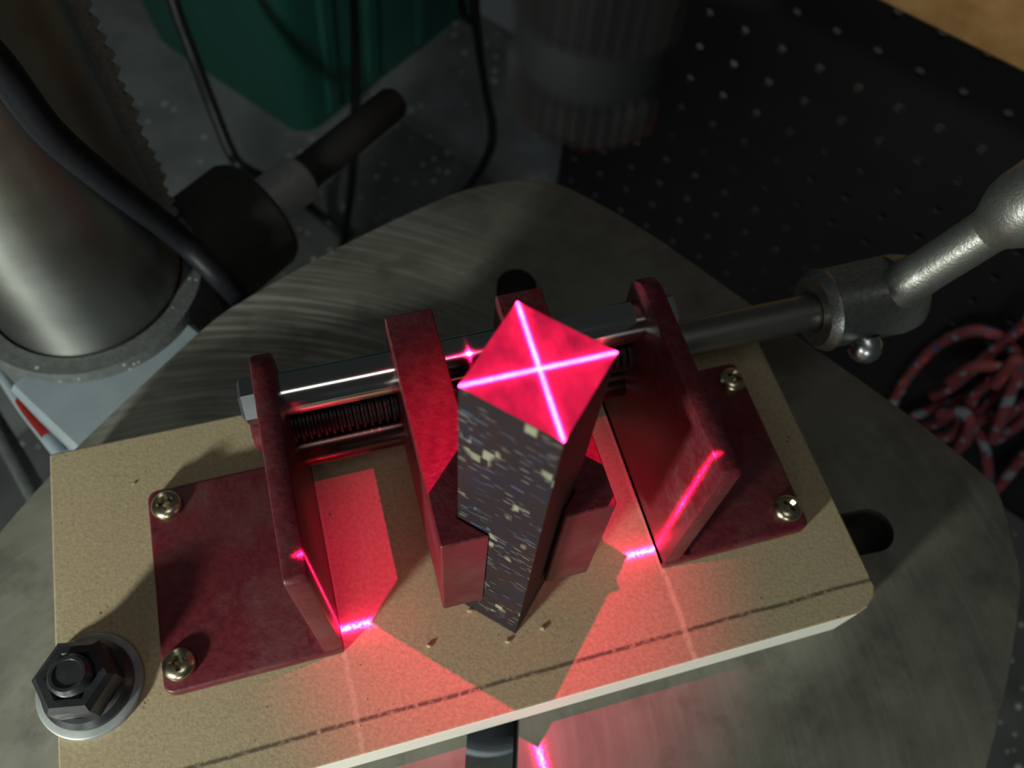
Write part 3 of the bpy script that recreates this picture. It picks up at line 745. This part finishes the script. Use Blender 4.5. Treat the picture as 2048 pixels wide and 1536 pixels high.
# ================================================================== LOOSE THINGS
# thick black cable across the column
def free_depth(u, v, d0, gap):
    d = ray(u, v); o = CC
    a = d.x ** 2 + d.y ** 2; b = (o.x - CX) * d.x + (o.y - CY) * d.y; c_ = (o.x - CX) ** 2 + (o.y - CY) ** 2 - (34.6 + gap) ** 2
    q = b * b - a * c_
    return d0 if q < 0 else min(d0, (-b - math.sqrt(q)) / a)
cp = [(-60, 70, 205), (0, 135, 220), (100, 265, 250), (220, 368, 285), (350, 468, 304), (440, 555, 318), (488, 612, 338), (520, 690, 385)]
bm = bmesh.new(); tube(bm, [at(u, v, free_depth(u, v, d_, 6.5)) for u, v, d_ in cp], 4.4, 20)
put('power_cable', bm, M['cable'], label='thick black cable sagging across the steel column', cat='cable', smooth=60)
def cord(px, r, label, z=FZ + 10, m='cable'):
    bm = bmesh.new(); tube(bm, [onz(u, v, zz) for u, v, zz in px], r, 10)
    put('cord', bm, M[m], label=label, cat='cord', smooth=60)
cord([(330, -60, -120), (352, 20, -140), (385, 110, -165), (425, 215, -190), (462, 305, -215), (490, 338, -225), (560, 372, -280), (640, 430, -345), (700, 480, FZ + 12)], 4.2, 'black cord hanging in front of the left side of the green bin')
cord([(705, -60, -150), (710, 60, -165), (711, 190, -190), (706, 330, -225), (692, 450, -300), (675, 560, FZ + 12)], 3.2, 'thin black cord hanging straight past the crank shaft')
cord([(948, -40, -150), (952, 40, -170), (962, 110, -190), (975, 190, -220), (985, 245, -240), (980, 300, -262), (948, 360, -330), (900, 420, FZ + 12)], 3.6, 'black cord curling down beside the laser head')
cord([(948, 45, -172), (928, 28, -170), (922, -10, -165), (930, -50, -160)], 3.0, 'short loop of black cord beside the laser head')
# green bin
gc = onz(610, 268, FZ); gF, gS = gc.dot(PF), gc.dot(PS)
bm = bmesh.new(); gz0, gz1 = FZ, FZ + 330
rings = []
for z_, e_ in ((gz0, 0), (gz0 + 6, 1), (gz1, 24)):
    rings.append([bm.verts.new(fs(p[0], p[1], z_)) for p in rrect(gF - 210 - e_, gF + 4 + e_, gS - 4 - e_, gS + 260 + e_, 22, 6)])
n = len(rings[0]); bm.faces.new(rings[0][::-1])
for A, B in zip(rings, rings[1:]):
    for i in range(n): bm.faces.new((A[i], A[(i + 1) % n], B[(i + 1) % n], B[i]))
ir = [bm.verts.new(v.co + (fs(gF - 103, gS + 128, v.co.z) - v.co).normalized() * 3) for v in rings[-1]]
ib = [bm.verts.new(v.co + (fs(gF - 103, gS + 128, v.co.z) - v.co).normalized() * 4 + Vector((0, 0, 4))) for v in rings[0]]
for i in range(n):
    bm.faces.new((rings[-1][i], rings[-1][(i + 1) % n], ir[(i + 1) % n], ir[i])); bm.faces.new((ir[i], ir[(i + 1) % n], ib[(i + 1) % n], ib[i]))
bm.faces.new(ib)
gb = empty('green_bin', fs(gF - 103, gS + 128, FZ), 'dark green plastic bin standing behind the drill press column', 'bin')
put('bin_body', bm, M['green'], gb, smooth=40)
for s_ in (gS + 34, gS + 88, gS + 160, gS + 215):
    bm = bmesh.new()
    rr_ = []
    for z_, e_ in ((gz0 + 12, 1.5), (gz1 - 10, 23)):
        rr_.append([bm.verts.new(fs(gF + 4 + e_ + q, s_ + w_ * (1 if q < 1 else .6), z_)) for q, w_ in ((-3, -9), (-3, 9), (5, 9), (5, -9))])
    bm.faces.new(rr_[0]); bm.faces.new(rr_[1])
    for i in range(4): bm.faces.new((rr_[0][i], rr_[0][(i + 1) % 4], rr_[1][(i + 1) % 4], rr_[1][i]))
    put('bin_rib', bm, M['green'], gb)
# rope heap by the pegboard
def rp(u, v, lift=0.0):
    a = onz(u, v, FZ + 14 + lift); w = onw(u, v, 9 + lift)
    return a if (a - CC).length < (w - CC).length else w
rope = empty('rope_heap', rp(1930, 860), 'red rope with blue and white flecks heaped against the pegboard', 'rope')
strands = [
    ([(1760, 880), (1786, 805), (1830, 735), (1880, 688), (1945, 662), (2000, 675), (2040, 720), (2075, 790)], 0),
    ([(1790, 870), (1830, 832), (1880, 812), (1950, 790), (2030, 730), (2090, 680)], 0),
    ([(1840, 860), (1900, 838), (1960, 820), (2010, 770), (2070, 700)], 9),
    ([(1868, 792), (1900, 775), (1945, 738), (1990, 700), (2060, 640)], 12),
    ([(1900, 762), (1945, 735), (2000, 735), (2035, 760), (2080, 770)], 20),
    ([(1860, 880), (1905, 868), (1930, 830), (1950, 790), (1985, 760)], 18),
    ([(1880, 905), (1925, 890), (1945, 850), (1975, 835), (2030, 815), (2090, 790)], 16),
    ([(1915, 900), (1940, 850), (1925, 825), (1880, 830)], 26),
    ([(1945, 845), (1968, 890), (1978, 950), (1985, 1010)], 6),
    ([(2090, 790), (2040, 845), (2005, 870), (1990, 880), (1996, 850), (2040, 810)], 8),
    ([(1970, 1000), (2005, 965), (2040, 920), (2090, 870)], 4),
    ([(1985, 880), (2000, 840), (2020, 790), (2036, 745), (2030, 720), (1990, 770)], 24),
]
for pts, lift in strands:
    bm = bmesh.new(); tube(bm, [rp(u, v, lift + 3 * math.sin(i * 1.7)) for i, (u, v) in enumerate(pts)], 3.7, 12, uv=True)
    put('rope_strand', bm, M['rope'], rope, smooth=60)
# crumbs of wood on the board
for (u, v, r, lb) in ((1085, 1257, 0.9, 'largest pale wood crumb on the board, beside the foot of the blank'),
                      (858, 1292, 0.75, 'round pale wood crumb alone on the board before the jaw with the deep notch'),
                      (1016, 1284, 0.7, 'pale wood crumb just before the lowest corner of the blank'),
                      (941, 1222, 0.8, 'pale wood crumb at the foot of the blank under the jaw'),
                      (268, 968, 0.5, 'tiny pale wood crumb on bare board beside a flange corner')):
    p = onz(u, v, 0); bm = bmesh.new(); bmesh.ops.create_icosphere(bm, subdivisions=1, radius=r)
    for w_ in bm.verts: w_.co = Vector((w_.co.x * 1.2, w_.co.y * 0.9, w_.co.z * 0.8)) * random.uniform(0.75, 1.2) + p + Vector((0, 0, r * 0.5))
    put('wood_crumb', bm, M['chip'], label=lb, cat='crumb', group='wood crumbs on the board')

for o in bpy.data.objects:
    if 'o' in o: del o['o']
